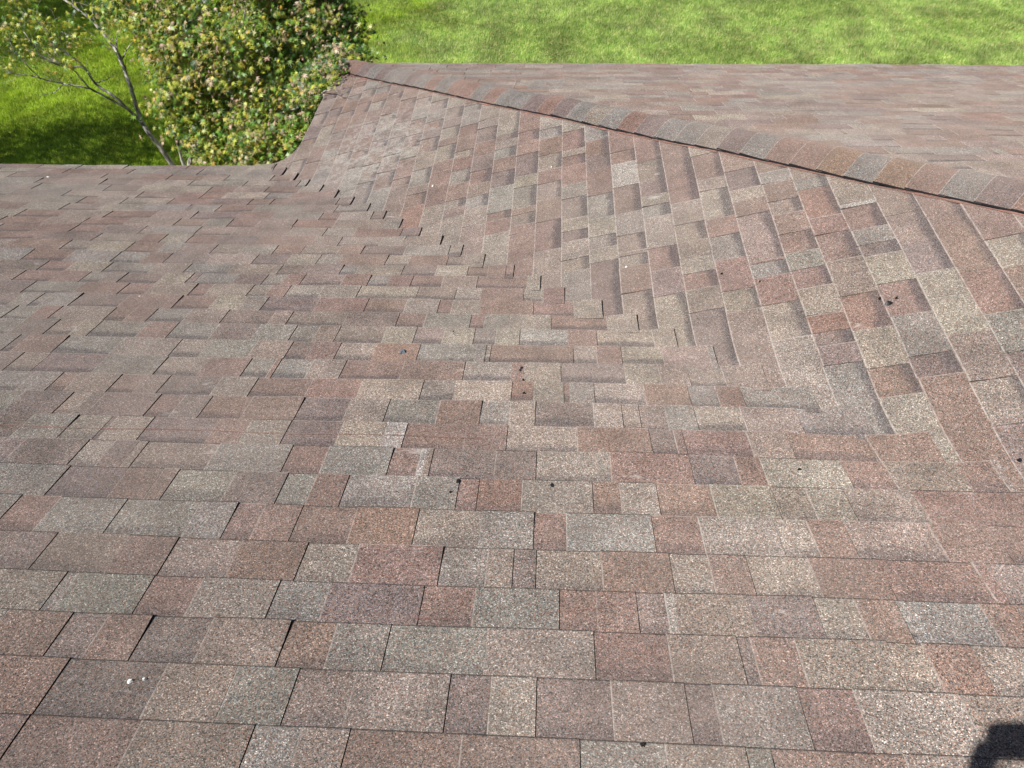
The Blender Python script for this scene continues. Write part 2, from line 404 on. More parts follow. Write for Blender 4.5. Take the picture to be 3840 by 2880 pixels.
def piece(sl_, a0, a1, v0, v1, tone, slot, wl, wr, top=None, lift=None, clamp=None, hide=False, vlo=None):
    """One tab: a thin slab that lies on the course below, its butt at v0, and runs under the next course at v1."""
    if a1 - a0 < 0.004: return
    j = random.uniform(-.0012, .0012)
    v0 = v0 + j
    rim = 0.0045 if sl_ != 'B' else 0.006
    aa = [a0, a0 + min(rim, (a1 - a0) * .3)]
    step = 0.07 if (clamp or lift) else 0.16
    n = max(1, int((a1 - a0) / step))
    aa += [a0 + (a1 - a0) * i / n for i in range(1, n)]
    aa += [a1 - min(rim, (a1 - a0) * .3), a1]
    vv = [v0, v0 + rim, v0 + (v1 - v0) * .35, v0 + (v1 - v0) * .7, v1, v1 + 0.022]
    A, V = np.meshgrid(np.array(aa), np.array(vv))
    if vlo is not None:
        lo = vlo(A); V = np.maximum(V, lo + (V - v0) * 0.02)
    if clamp == 'B':
        A = np.clip(A, V - YC + 0.03, V + 0.17)
    elif clamp == 'C':
        A = np.maximum(A, V + 0.03)
    if A.max() - A.min() < 0.01 or (A[0].max() - A[0].min() < 0.004 and A[-1].max() - A[-1].min() < 0.004): return
    s = (V - v0) / (v1 - v0)
    hb, ht = (0.0048, 0.0016) if slot else (0.0080, 0.0032)
    off = hb + (ht - hb) * np.clip(s, 0, 1.2)
    if sl_ == 'B': off = off * 0.8 - 0.0012
    if lift is not None:
        off = off + 0.004 * np.clip((A - (lift - 0.3)) / 0.3, 0, 1) + 0.0045 * np.clip((A - (lift - 0.07)) / 0.07, 0, 1) ** 1.5
    off = off + random.uniform(-.0006, .0006)
    curl = random.random()
    if curl < .12 and not slot:
        off = off + (0.004 * np.clip(1 - s, 0, 1) ** 2) * np.clip((A - a0) / (a1 - a0), 0, 1)
    X, Y = xy_of(sl_, A, V)
    Z = S(X, Y) + off
    nr, nc = A.shape
    P = np.stack([X, Y, Z], -1).reshape(-1, 3)
    aux = np.zeros((nr, nc, 3)); aux[..., 0] = np.clip(s, 0, 1); aux[..., 1] = 0.0 if not slot else (1.0 if sl_ != 'A' else max(.5, min(.9, .85 - (v0 - 2.9) * .45)))
    bw = random.uniform(.1, .7) if sl_ != 'B' else 1.0  # B butts palest: their sunlit edge line is put into the colour
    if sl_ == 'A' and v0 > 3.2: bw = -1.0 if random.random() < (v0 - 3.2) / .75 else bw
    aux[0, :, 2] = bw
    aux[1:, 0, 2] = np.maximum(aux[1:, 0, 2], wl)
    aux = aux.reshape(-1, 3)
    F = []
    idx = lambda r, c: r * nc + c
    for r in range(nr - 1):
        for c in range(nc - 1):
            q = (idx(r, c), idx(r, c + 1), idx(r + 1, c + 1), idx(r + 1, c))
            F.append(q if sl_ == 'B' else q[::-1])
    # skirts
    VV = [P]; AX = [aux]; base = nr * nc
    th = 0.007
    def skirt(ids, w, flip):
        nonlocal base, th
        t = P[ids]; b = t.copy(); b[:, 2] -= th
        VV.append(t); VV.append(b)
        ax = np.zeros((2 * len(ids), 3)); ax[:, 2] = w
        AX.append(ax)
        k = len(ids)
        for i in range(k - 1):
            q = (base + i, base + i + 1, base + k + i + 1, base + k + i)
            F.append(q if flip else q[::-1])
        base += 2 * k
    f = sl_ == 'B'
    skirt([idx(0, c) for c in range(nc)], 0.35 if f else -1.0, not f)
    skirt([idx(r, 0) for r in range(nr)], (-.5 if f else -1.0) if wl < .3 else 0.5, f)  # sun-facing walls paler, the light on them painted in
    if lift is not None and abs(a1 - lift) < .002: th = 0.016
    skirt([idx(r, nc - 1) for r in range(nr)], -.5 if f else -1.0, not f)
    VV = np.concatenate(VV); AX = np.concatenate(AX)
    base_t = np.array(TONES[tone]) * random.uniform(.9, 1.1) * np.array([random.uniform(.97, 1.03) for _ in range(3)])
    T = np.ones((len(VV), 4)); T[:, :3] = base_t
    pieces.append((VV, F, T, AX, P.mean(0)))

def course(sl_, a_start, a_end, v0, v1, edges, lift=None, clamp=None, vlo=None, slot0=None):
    """edges: list of (kind, a, tone): 'd' opens a cut-out, 'b' closes it or changes tone."""
    slot = (random.random() < .5) if slot0 is None else slot0
    E = [('s', a_start, edges[0][2])] + [e for e in edges[1:] if a_start + .01 < e[1] < a_end - .01]
    for i, (k, a, tone) in enumerate(E):
        if k == 'd': slot = True
        elif k == 'b': slot = False
        b = E[i + 1][1] if i + 1 < len(E) else a_end
        nk = E[i + 1][0] if i + 1 < len(E) else 's'
        wl = 0.0; aa = a
        if k == 'd': aa = a + (0.0022 if sl_ == 'A' else 0.0012)
        elif k == 'b': wl = random.uniform(.35, .95); aa = a + 0.0006
        piece(sl_, aa, b, v0, v1, tone, slot, wl, 0.0, lift=lift, clamp=clamp, vlo=vlo)

def rnd_edges(a0, a1, slot=None, f=1.0):
    out = []; a = a0; slot = random.random() < .5 if slot is None else slot
    while a < a1:
        w = random.uniform(.10, .30) if slot else random.uniform(.12, .34)
        if random.random() < .07: w = random.uniform(.02, .05)
        a += w * f
        if not slot and random.random() < .22:
            out.append(('b', a, random.choices(TK, TW)[0])); continue
        slot = not slot
        out.append(('d' if slot else 'b', a, random.choices(TK, TW)[0]))
    return out

def parse(s):
    tk = s.split(); return tk[0], [(t[0], float(t[1:-1]), t[-1]) for t in tk[1:]]

for i in range(len(VA) - 1):                       # main slope
    k = i - 3
    v0, v1 = VA[i], VA[i + 1]
    xe = SLX.get(k, (v0 + v1) / 2 - 0.07)
    if k in AR:
        st, ed = parse(AR[k])
        left = rnd_edges(XW, ed[0][1] - .25)
        left = [e for e in left if e[1] < ed[0][1] - .12]
        seq = [('s', XW, random.choice(TK))] + left
        prev = seq[-1][1] if left else XW
        need = 'b' if ed[0][0] == 'd' else 'd'
        if ed[0][1] - prev > .5: seq.append((need, ed[0][1] - .22, st))
        else: seq[-1] = (need if len(seq) > 1 else 's', seq[-1][1], st)
        seq += ed
        last = ed[-1][1]
        if xe - last > .45: seq += [e for e in rnd_edges(last, xe - .08, ed[-1][0] == 'd')]
    else:
        seq = [('s', XW, random.choice(TK))] + rnd_edges(XW, xe - .06)
    course('A', XW, xe, v0, v1, seq, lift=xe)

def b_lo(Aarr):                                     # rounded inner corner of the eave
    y = -Aarr
    t = np.clip((0.26 - y) / 0.26, 0, 1)
    return 0.125 - 0.27 * (1 - np.sqrt(1 - t ** 2)) * (y > -0.02)
for j in range(len(UB) - 1):                       # valley-side slope of the wing
    v0, v1 = UB[j], UB[j + 1]
    a0, a1 = v0 - YC + 0.02, v1 + 0.17
    if j in BR:
        st, ed = parse(BR[j])
        ed = [(k, -a, t) for k, a, t in ed]        # stored as y
        seq = [('s', a0, st)] + ed
        if a1 - ed[-1][1] > .3: seq += rnd_edges(ed[-1][1], a1, ed[-1][0] == 'd', .72)
    else:
        seq = [('s', a0, random.choice(TK))] + rnd_edges(a0, a1, None, .72)
    seq = [e for e in seq if e[1] < v0 - .10]
    course('B', a0, a1, v0, v1, seq, clamp='B')

for j in range(len(VC) - 1):                       # far slope of the wing
    v0, v1 = VC[j], VC[j + 1]
    a0 = max(0.19, v0 + .02)
    course('C', a0, XE, v0, v1, [('s', a0, random.choice(TK))] + rnd_edges(a0, XE), clamp='C')

# rounded filler where the two eaves meet over the valley
nx_ = 15
fx = np.linspace(-0.17, 0.128, nx_)
fl = 0.27 * (1 - np.sqrt(np.clip(1 - ((fx + 0.17) / 0.298) ** 2, 0, 1)))
gv = []; gf = []
for i in range(nx_):
    for q in range(5):
        y = -0.13 + (fl[i] + 0.012 + 0.13) * q / 4
        gv.append((fx[i], y, float(S(fx[i], y)) + 0.0045))
n0 = len(gv)
for i in range(nx_ - 1):
    for q in range(4):
        a = i * 5 + q
        gf.append((a, a + 5, a + 6, a + 1))
    a = i * 5 + 4
for i in range(nx_):
    x, y, z = gv[i * 5 + 4]
    gv.append((x, y, z)); gv.append((x, y, z - .012))
for i in range(nx_ - 1):
    b = n0 + 2 * i
    gf.append((b, b + 2, b + 3, b + 1))
T = np.ones((len(gv), 4)); T[:, :3] = TONES['m']
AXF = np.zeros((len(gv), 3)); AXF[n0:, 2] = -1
pieces.append((np.array(gv), gf, T, AXF, np.array(gv).mean(0)))

# ------------------------------------------------------------------ the house
house = empty('house', (3.0, -3.0, 0), 'house with a brown and grey asphalt shingle roof of crossing slopes, valley and hip', 'house')
# roof deck under the shingles
gx = np.arange(XW, XE + .01, .08); gy = np.arange(YR, YC + .001, .08)
X, Y = np.meshgrid(gx, gy)
ok = (Y <= 0.0) | (X >= 0.15)
vid = -np.ones(X.shape, int); vid[ok] = np.arange(ok.sum())
DV = np.stack([X[ok], Y[ok], (S(X, Y) - 0.006)[ok]], 1)
q = np.stack([vid[:-1, :-1], vid[:-1, 1:], vid[1:, 1:], vid[1:, :-1]], -1).reshape(-1, 4)
q = q[(q >= 0).all(1)]
roof = mesh_obj('roof', DV, q, M_DECK, house)
# back slope
bx = np.arange(XW, XE + .01, .25)
bv = []; bf = []
for i, x in enumerate(bx):
    z = float(S(x, YR)); bv += [(x, YR, z + .006), (x, YR - 7, z - 7 * M)]
    if i: bf.append((2 * i - 2, 2 * i - 1, 2 * i + 1, 2 * i))
bm_ = len(bv)
T = np.ones((bm_, 4)); T[:, :3] = TONES['m']
mesh_obj('back_slope', bv, bf, MS, house, attrs={'tone': ('FLOAT_COLOR', T), 'aux': ('FLOAT_VECTOR', np.zeros((bm_, 3)))})

# project size of every tab to choose the 300 that show largest
Rm = np.array([list(_r), list(_u), list(_b)])
C0 = np.array([2.0560, -4.8794, 2.9021 + EZ])
F = 2771.57 / 3840
def screen(P):
    q = (P - C0) @ Rm.T
    z = -q[:, 2]
    return q[:, 0] / z * F, q[:, 1] / z * F, z
def area(pc):
    x, y, z = screen(pc[0][:])
    if (z <= .2).any(): return 0.0
    x = np.clip(x, -.5, .5); y = np.clip(y, -.375, .375)
    return float((x.max() - x.min()) * (y.max() - y.min()))
pieces.sort(key=area, reverse=True)
NB = 300
for P, Fc, T, AX, ctr in pieces[:NB]:
    mesh_obj('shingle', P, Fc, MS, roof, attrs={'tone': ('FLOAT_COLOR', T), 'aux': ('FLOAT_VECTOR', AX)}, origin=ctr)
vo = 0; PV = []; PF = []; PT = []; PA = []
for P, Fc, T, AX, ctr in pieces[NB:]:
    PV.append(P); PT.append(T); PA.append(AX)
    PF.append(np.array(Fc) + vo); vo += len(P)
so_ = mesh_obj('shingle_courses', np.concatenate(PV), np.concatenate(PF), MS, roof,
               attrs={'tone': ('FLOAT_COLOR', np.concatenate(PT)), 'aux': ('FLOAT_VECTOR', np.concatenate(PA))})
tag(so_, kind='stuff')

# hip cap shingles, lapped up the hip from the corner
CAPT = "g r r p g p g g p g r g r r g r g g p r p g t g r p g g t p g r r o g o r g p r g t r p g r t".split()
CT = {'g': (.135, .136, .130), 'r': (.168, .104, .086), 'p': (.125, .098, .098), 't': (.165, .150, .128), 'o': (.165, .108, .072)}
def cap_xyz(t, d):
    # t along the hip (plan x), d across it (plan, + to the far slope)
    x = t + d * .7071; y = YC - t + d * .7071
    return x, y
hips = []
t0 = 0.155
n = 0
while t0 < 6.6:
    tl = t0; tu = t0 + .098 + .022
    dl, dr = -0.106, 0.172
    ds = np.linspace(dl, dr, 15); ts = np.array([tl, tl + .0035, tl + .04, tl + .08, tu])
    dd, tt = np.meshgrid(ds, ts)
    wob = random.uniform(-.003, .003)
    slope_t = (tt - tl) / .098
    x, y = cap_xyz(tt, dd)
    crown = 0.052 * np.cos(np.clip((dd - .03) / .165, -1, 1) * math.pi / 2) ** 1.3
    z = S(x, y) + .0075 + crown + (.006 * (1 - slope_t)) + wob * (1 - slope_t)
    x = x + random.uniform(-.002, .002); 
    nr, nc = x.shape
    P = np.stack([x, y, z], -1).reshape(-1, 3)
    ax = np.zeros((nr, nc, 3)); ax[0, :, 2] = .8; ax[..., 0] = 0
    ax = ax.reshape(-1, 3)
    Fc = []
    for r in range(nr - 1):
        for c in range(nc - 1):
            a = r * nc + c; Fc.append((a, a + 1, a + nc + 1, a + nc)[::-1])
    V = [P]; AXX = [ax]; base = nr * nc
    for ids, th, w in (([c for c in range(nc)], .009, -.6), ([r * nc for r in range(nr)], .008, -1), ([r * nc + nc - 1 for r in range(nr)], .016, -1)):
        tp = P[ids]; bt = tp.copy(); bt[:, 2] -= th
        V += [tp, bt]; k = len(ids)
        a_ = np.zeros((2 * k, 3)); a_[:, 2] = w; AXX.append(a_)
        for i in range(k - 1): Fc.append((base + i, base + i + 1, base + k + i + 1, base + k + i))
        base += 2 * k
    V = np.concatenate(V); AXX = np.concatenate(AXX)
    T = np.ones((len(V), 4)); T[:, :3] = np.array(CT[CAPT[n % len(CAPT)]]) * random.uniform(.93, 1.07)
    mesh_obj('cap_shingle', V, Fc, MS, roof, smooth=False, attrs={'tone': ('FLOAT_COLOR', T), 'aux': ('FLOAT_VECTOR', AXX)}, origin=V.mean(0))
    t0 += .098; n += 1

def ribbon(name, pts, w, mat, parent, up=.0012, jit=.0, seed=1):
    """thin painted / sealed strip that follows the roof; pts = (x, y, extra height)"""
    rr = random.Random(seed); V = []; Fc = []
    for i, (x, y, h) in enumerate(pts):
        a = pts[max(0, i - 1)]; b = pts[min(len(pts) - 1, i + 1)]
        dx, dy = b[0] - a[0], b[1] - a[1]; L = math.hypot(dx, dy) or 1
        nx, ny = -dy / L, dx / L
        ww = w * (1 + rr.uniform(-jit, jit)) / 2
        for s in (-1, 1):
            X_, Y_ = x + s * nx * ww, y + s * ny * ww
            V.append((X_, Y_, float(S(X_, Y_)) + h + up))
        if i: k = 2 * i; Fc.append((k - 2, k - 1, k + 1, k))
    k = len(V)
    V += [(a, b, c - .004) for a, b, c in V]
    for i in range(1, len(pts)):
        p_ = 2 * i
        Fc.append((p_ - 2, p_, k + p_, k + p_ - 2)); Fc.append((p_ - 1, p_ + 1, k + p_ + 1, k + p_ - 1))
    return mesh_obj(name, V, Fc, mat, parent)
TT = np.arange(.2, 6.4, .03)
ribbon('chalk_line', [(*cap_xyz(t, -0.1115), .0085) for t in TT], .0075, M_CHALK, roof, jit=.8)
ribbon('sealant_bead', [(*cap_xyz(t, -0.1035), .0105 + .002 * math.sin(t * 57)) for t in TT], .0035, M_TAR, roof, jit=.5, seed=3)

ribbon('chalk_mark', [(x_, -3.355 + .004 * math.sin(x_ * 9), .0085) for x_ in np.arange(.2, 1.9, .05)], .0032, M_CHALK2, roof, jit=.9, seed=5)
ribbon('chalk_mark', [(x_, -4.085, .0085) for x_ in np.arange(1.74, 1.86, .03)], .004, M_CHALK2, roof, jit=.9, seed=6)
ribbon('chalk_mark', [(x_, -4.06 + (x_ - 2.06) * .15, .0085) for x_ in np.arange(2.06, 2.22, .03)], .004, M_CHALK2, roof, jit=.9, seed=7)
# dabs of tar and fold lips on the shingles
def dab(name, x, y, r, mat, parent, h=.004, seed=0, el_=1.0, up=.006, lab=None):
    rr = random.Random(seed); n = 12; V = [(0, 0, h)]; Fc = []
    for ring, (f, zz) in enumerate(((.55, h * .8), (1.0, -.004))):
        for i in range(n):
            a = 2 * math.pi * i / n
            q_ = r * f * rr.uniform(.65, 1.3)
            V.append((q_ * math.cos(a), q_ * math.sin(a) * el_, zz))
    for i in range(n):
        Fc.append((0, 1 + i, 1 + (i + 1) % n)); Fc.append((1 + i, 1 + n + i, 1 + n + (i + 1) % n, 1 + (i + 1) % n))
    ctr = np.array([x, y, float(S(x, y)) + up])
    V = np.array(V)
    V[:, 2] += S(V[:, 0] + x, V[:, 1] + y) - S(x, y)
    return mesh_obj(name, V + ctr, Fc, mat, parent, origin=ctr)
for i, (x, y, r, e) in enumerate([(1.96, -2.895, .008, 1.6), (1.955, -2.913, .006, 2), (1.97, -2.985, .0075, .8), (1.977, -3.077, .009, .6),
                                  (2.081, -3.579, .009, 1.7), (1.797, -3.575, .011, 1.4), (1.78, -3.625, .006, 1), (2.268, -4.38, .009, .8),
                                  (2.842, -3.472, .010, .7), (3.367, -2.634, .020, .8), (3.345, -2.60, .007, 1), (3.40, -2.615, .007, 1),
                                  (2.816, -2.259, .008, .8), (2.954, -2.36, .007, .8), (3.514, -3.423, .010, 1), (1.66, -2.6, .004, 1)]):
    dab('tar_dab', x, y, r * .68, M_TAR, roof, seed=i, el_=e, up=.009)
for i, (x, y, r, e, lb) in enumerate([(1.478, -2.779, .013, 1.4, 'small blue-grey stone lying on a reddish shingle of the near slope')]):
    o = dab('pebble', x, y, r, M_STONE, None, h=.010, seed=40 + i, el_=e, up=.008); tag(o, lb, 'stone')
for i, (x, y, r, e) in enumerate([(-1.552, -0.334, .016, .6), (-1.22, -1.86, .02, 1.0), (2.057, -.992, .007, 1.5), (1.324, -.872, .008, 1.5), (.15, -2.31, .008, 1),
                                  (1.182, -.311, .005, 1), (2.42, -2.07, .007, 1), (1.157, -4.286, .010, .8), (1.185, -4.28, .007, .8)]):
    dab('bird_lime', x, y, r * .7, M_PALE, roof, h=.002, seed=60 + i, el_=e, up=.0085)

# fascias, soffit, walls
def prism(name, pts, z0, z1, mat, parent):
    n = len(pts); V = [(x, y, z0) for x, y in pts] + [(x, y, z1) for x, y in pts]
    Fc = [tuple(range(n))[::-1], tuple(range(n, 2 * n))] + [(i, (i + 1) % n, n + (i + 1) % n, n + i) for i in range(n)]
    return mesh_obj(name, V, Fc, mat, parent)
def bar(name, x0, y0, x1, y1, z0, z1, mat, par):
    return prism(name, [(x0, y0), (x1, y0), (x1, y1), (x0, y1)], z0, z1, mat, par)
bar('fascia', XW + .02, -.055, .13, -.03, EZ - .19, EZ - .012, M_WHITE, house)
bar('fascia', .155, -.03, .18, YC - .04, EZ - .19, EZ + .018, M_WHITE, house)
bar('fascia', .18, YC - .065, XE - .02, YC - .04, EZ - .19, EZ - .012, M_WHITE, house)
bar('soffit', XW + .02, -.6, .6, -.056, EZ - .186, EZ - .17, M_WHITE, house)
bar('soffit', .181, -.055, .6, YC - .066, EZ - .186, EZ - .17, M_WHITE, house)
bar('soffit', .601, 1.2, XE - .02, YC - .066, EZ - .186, EZ - .17, M_WHITE, house)
prism('wall', [(XW + .3, -13.5), (XE - .3, -13.5), (XE - .3, YC - .6), (.6, YC - .6), (.6, -.6), (XW + .3, -.6)], -.2, EZ - .188, M_SIDE, house)
for xg, sgn in ((XW + .3, -1), (XE - .3, 1)):      # gable walls
    pts = [(-13.5, EZ - .19), (-.6, EZ - .19), (-.6, EZ + .1)]
    if sgn > 0: pts = [(-13.5, EZ - .19), (YC - .6, EZ - .19), (YC - .6, EZ + .14)]
    zr = float(S(xg, YR, False)) - .04
    pts += [(YR, zr), (-13.5, zr - 6.5 * M)]
    V = [(xg - .05, a, b) for a, b in pts] + [(xg + .05, a, b) for a, b in pts]; n = len(pts)
    Fc = [tuple(range(n)), tuple(range(n, 2 * n))[::-1]] + [(i, n + i, n + (i + 1) % n, (i + 1) % n) for i in range(n)]
    mesh_obj('gable_wall', V, Fc, M_SIDE, house)

# ------------------------------------------------------------------ ground and lawn
mesh_obj('ground', [(-120, -120, 0), (120, -120, 0), (120, 120, 0), (-120, 120, 0)], [(0, 1, 2, 3)], M_SOIL)
tag(bpy.data.objects['ground'], kind='structure')

def blades(name, N, region, lmin, lmax, w, mat, lean=1.0, lab='', seg=1, flat=False):
    P = []
    need = N
    while need > 0:
        x = rng.uniform(-13, 14, need * 3); y = rng.uniform(3.6, 14.0, need * 3)
        okk = region(x, y); P.append(np.stack([x[okk], y[okk]], 1)[:need]); need -= len(P[-1])
    P = np.concatenate(P)[:N]
    L = rng.uniform(lmin, lmax, N)
    clump = np.sin(P[:, 0] * 1.7 + 2 * np.sin(P[:, 1] * .9)) * .5 + np.sin(P[:, 1] * 2.3 + P[:, 0] * .6) * .5
    th = rng.uniform(0, 2 * np.pi, N)
    bend = rng.uniform(.2, 1.0, N) * lean
    dx = np.cos(th) * bend + .25 * np.cos(clump * 2); dy = np.sin(th) * bend + .25 * np.sin(clump * 2)
    h = L / np.sqrt(1 + dx ** 2 + dy ** 2)
    if flat: h = np.full(N, .012)
    ph = rng.uniform(0, np.pi, N)
    wx, wy = np.cos(ph) * w / 2, np.sin(ph) * w / 2
    V = np.zeros((N, 3, 3))
    zb = .055 if flat else 0.0
    if flat:
        wx, wy = -np.sin(th) * w / 2, np.cos(th) * w / 2
        dx, dy, h2 = np.cos(th) * L, np.sin(th) * L, h
    else:
        dx, dy, h2 = dx * h, dy * h, h
    V[:, 0] = np.stack([P[:, 0] - wx, P[:, 1] - wy, np.full(N, zb)], 1)
    V[:, 1] = np.stack([P[:, 0] + wx, P[:, 1] + wy, np.full(N, zb)], 1)
    V[:, 2] = np.stack([P[:, 0] + dx, P[:, 1] + dy, zb + h2], 1)
    R_ = np.repeat(rng.uniform(0, 1, N), 3)
    o = mesh_obj(name, V.reshape(-1, 3), np.arange(3 * N).reshape(-1, 3), mat, attrs={'rnd': ('FLOAT', R_)})
    return tag(o, lab, None, kind='stuff')
reg = lambda x, y: (((x > -11.2) & (x < .3) & (y > 4.3) & (y < 12.6)) | ((x > -3) & (x < 12.8) & (y > 8.2) & (y < 12.9))) & (x > -6.2 - (y - 4.3) * .75)
o = blades('grass', 760000, reg, .04, .085, .009, M_BLADE, 1.0, 'short green lawn grass beyond the eaves'); o['category'] = 'grass'
o = blades('dry_straw', 1100, lambda x, y: (x > -1.5) & (y > 8.3) & (y < 12.9) & (x < 12.8) & (np.sin(x * 1.3 + y * 2) > -.3), .05, .20, .007, M_STRAW, 1.0,
           'tan pine needles and dry straw strewn on the right lawn', flat=True); o['category'] = 'straw'

# ------------------------------------------------------------------ trees
def tube(pts, r0, r1, n=7, wob=0.0):
    pts = [Vector(p) for p in pts]; V = []; Fc = []
    k = len(pts)
    for i, p in enumerate(pts):
        d = (pts[min(k - 1, i + 1)] - pts[max(0, i - 1)]).normalized()
        a = d.cross(Vector((0.3, 1, .2))).normalized(); b = d.cross(a).normalized()
        r = r0 + (r1 - r0) * i / (k - 1)
        for j in range(n):
            q = 2 * math.pi * j / n
            rr = r * (1 + wob * math.sin(3 * q + i * 1.7))
            V.append(p + a * math.cos(q) * rr + b * math.sin(q) * rr)
    for i in range(k - 1):
        for j in range(n):
            a0 = i * n + j; a1 = i * n + (j + 1) % n
            Fc.append((a0, a1, a1 + n, a0 + n))
    V.append(pts[-1]); t = len(V) - 1
    for j in range(n): Fc.append(((k - 1) * n + j, (k - 1) * n + (j + 1) % n, t))
    return [tuple(v) for v in V], Fc
def smooth_pts(pts, k=3, jit=.0, rr=random):
    out = []
    P = [Vector(p) for p in pts]
    for i in range(len(P) - 1):
        p0 = P[max(0, i - 1)]; p1 = P[i]; p2 = P[i + 1]; p3 = P[min(len(P) - 1, i + 2)]
        for s in range(k):
            t = s / k
            q = .5 * ((2 * p1) + (-p0 + p2) * t + (2 * p0 - 5 * p1 + 4 * p2 - p3) * t * t + (-p0 + 3 * p1 - 3 * p2 + p3) * t ** 3)
            out.append(q + Vector((rr.uniform(-jit, jit), rr.uniform(-jit, jit), rr.uniform(-jit, jit))))
    out.append(P[-1]); return out
def merge(parts):
    V = []; Fc = []
    for v, f in parts:
        b = len(V); V += v; Fc += [tuple(i + b for i in q) for q in f]
    return V, Fc
def twigs(rr, p, d, L, r, depth, out, ends):
    """small forking twigs"""
    pts = [p]; q = Vector(p); dd = Vector(d).normalized(); n = 4
    for i in range(n):
        dd = (dd + Vector((rr.uniform(-.35, .35), rr.uniform(-.35, .35), rr.uniform(-.2, .35)))).normalized()
        q = q + dd * L / n; pts.append(q.copy())
        if depth and i > 0 and rr.random() < .7:
            d2 = (dd + Vector((rr.uniform(-1, 1), rr.uniform(-1, 1), rr.uniform(-.5, .8)))).normalized()
            twigs(rr, q, d2, L * .6, r * .6, depth - 1, out, ends)
    out.append(tube(pts, r, r * .35, 4)); ends.append((q.copy(), dd.copy()))

# palmate leaf: seven pointed lobes round a centre
LT = []
for i, (ang, ln) in enumerate([(-125, .55), (-80, .8), (-38, .95), (0, 1.05), (38, .95), (80, .8), (125, .55)]):
    LT.append((ang, ln))
tv = [(0, 0, 0)]
for i, (ang, ln) in enumerate(LT):
    a = math.radians(ang); tv.append((math.sin(a) * ln, math.cos(a) * ln, -.16 * ln))
    if i < 6:
        a2 = math.radians((ang + LT[i + 1][0]) / 2); tv.append((math.sin(a2) * .20, math.cos(a2) * .20, -.02))
tv.append((0.03, -.3, .0)); 
LTV = np.array(tv) * .5
LTF = np.array([(0, i, i + 1) for i in range(1, 13)] + [(0, 13, 14), (0, 14, 1)])
LTF = LTF[:, ::-1]
def leaf_batch(P, size, nrm, cols):
    """leaves at P with facing nrm, random spin"""
    N = len(P)
    nrm = nrm / np.linalg.norm(nrm, axis=1, keepdims=True)
    rv = rng.normal(size=(N, 3)); u = np.cross(nrm, rv); u /= np.linalg.norm(u, axis=1, keepdims=True); v = np.cross(nrm, u)
    fold = rng.uniform(.3, 3.2, N)
    loc = LTV[None] * size[:, None, None]
    loc = loc.copy(); loc[:, :, 2] *= fold[:, None]
    V = P[:, None] + loc[:, :, 0:1] * u[:, None] + loc[:, :, 1:2] * v[:, None] + loc[:, :, 2:3] * nrm[:, None]
    Cc = np.ones((N, len(LTV), 4)); Cc[:, :, :3] = cols[:, None]
    tip = np.ones(len(LTV)); 
    return V, Cc
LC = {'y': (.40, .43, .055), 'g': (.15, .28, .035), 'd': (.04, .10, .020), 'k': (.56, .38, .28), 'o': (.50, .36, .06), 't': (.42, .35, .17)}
def pick_cols(N, w):
    ks = list(w); pr = np.array([w[k] for k in ks], float); pr /= pr.sum()
    c = np.array([LC[k] for k in ks])[rng.choice(len(ks), N, p=pr)]
    return c * rng.uniform(.75, 1.25, (N, 1)) * rng.uniform(.93, 1.07, (N, 3))

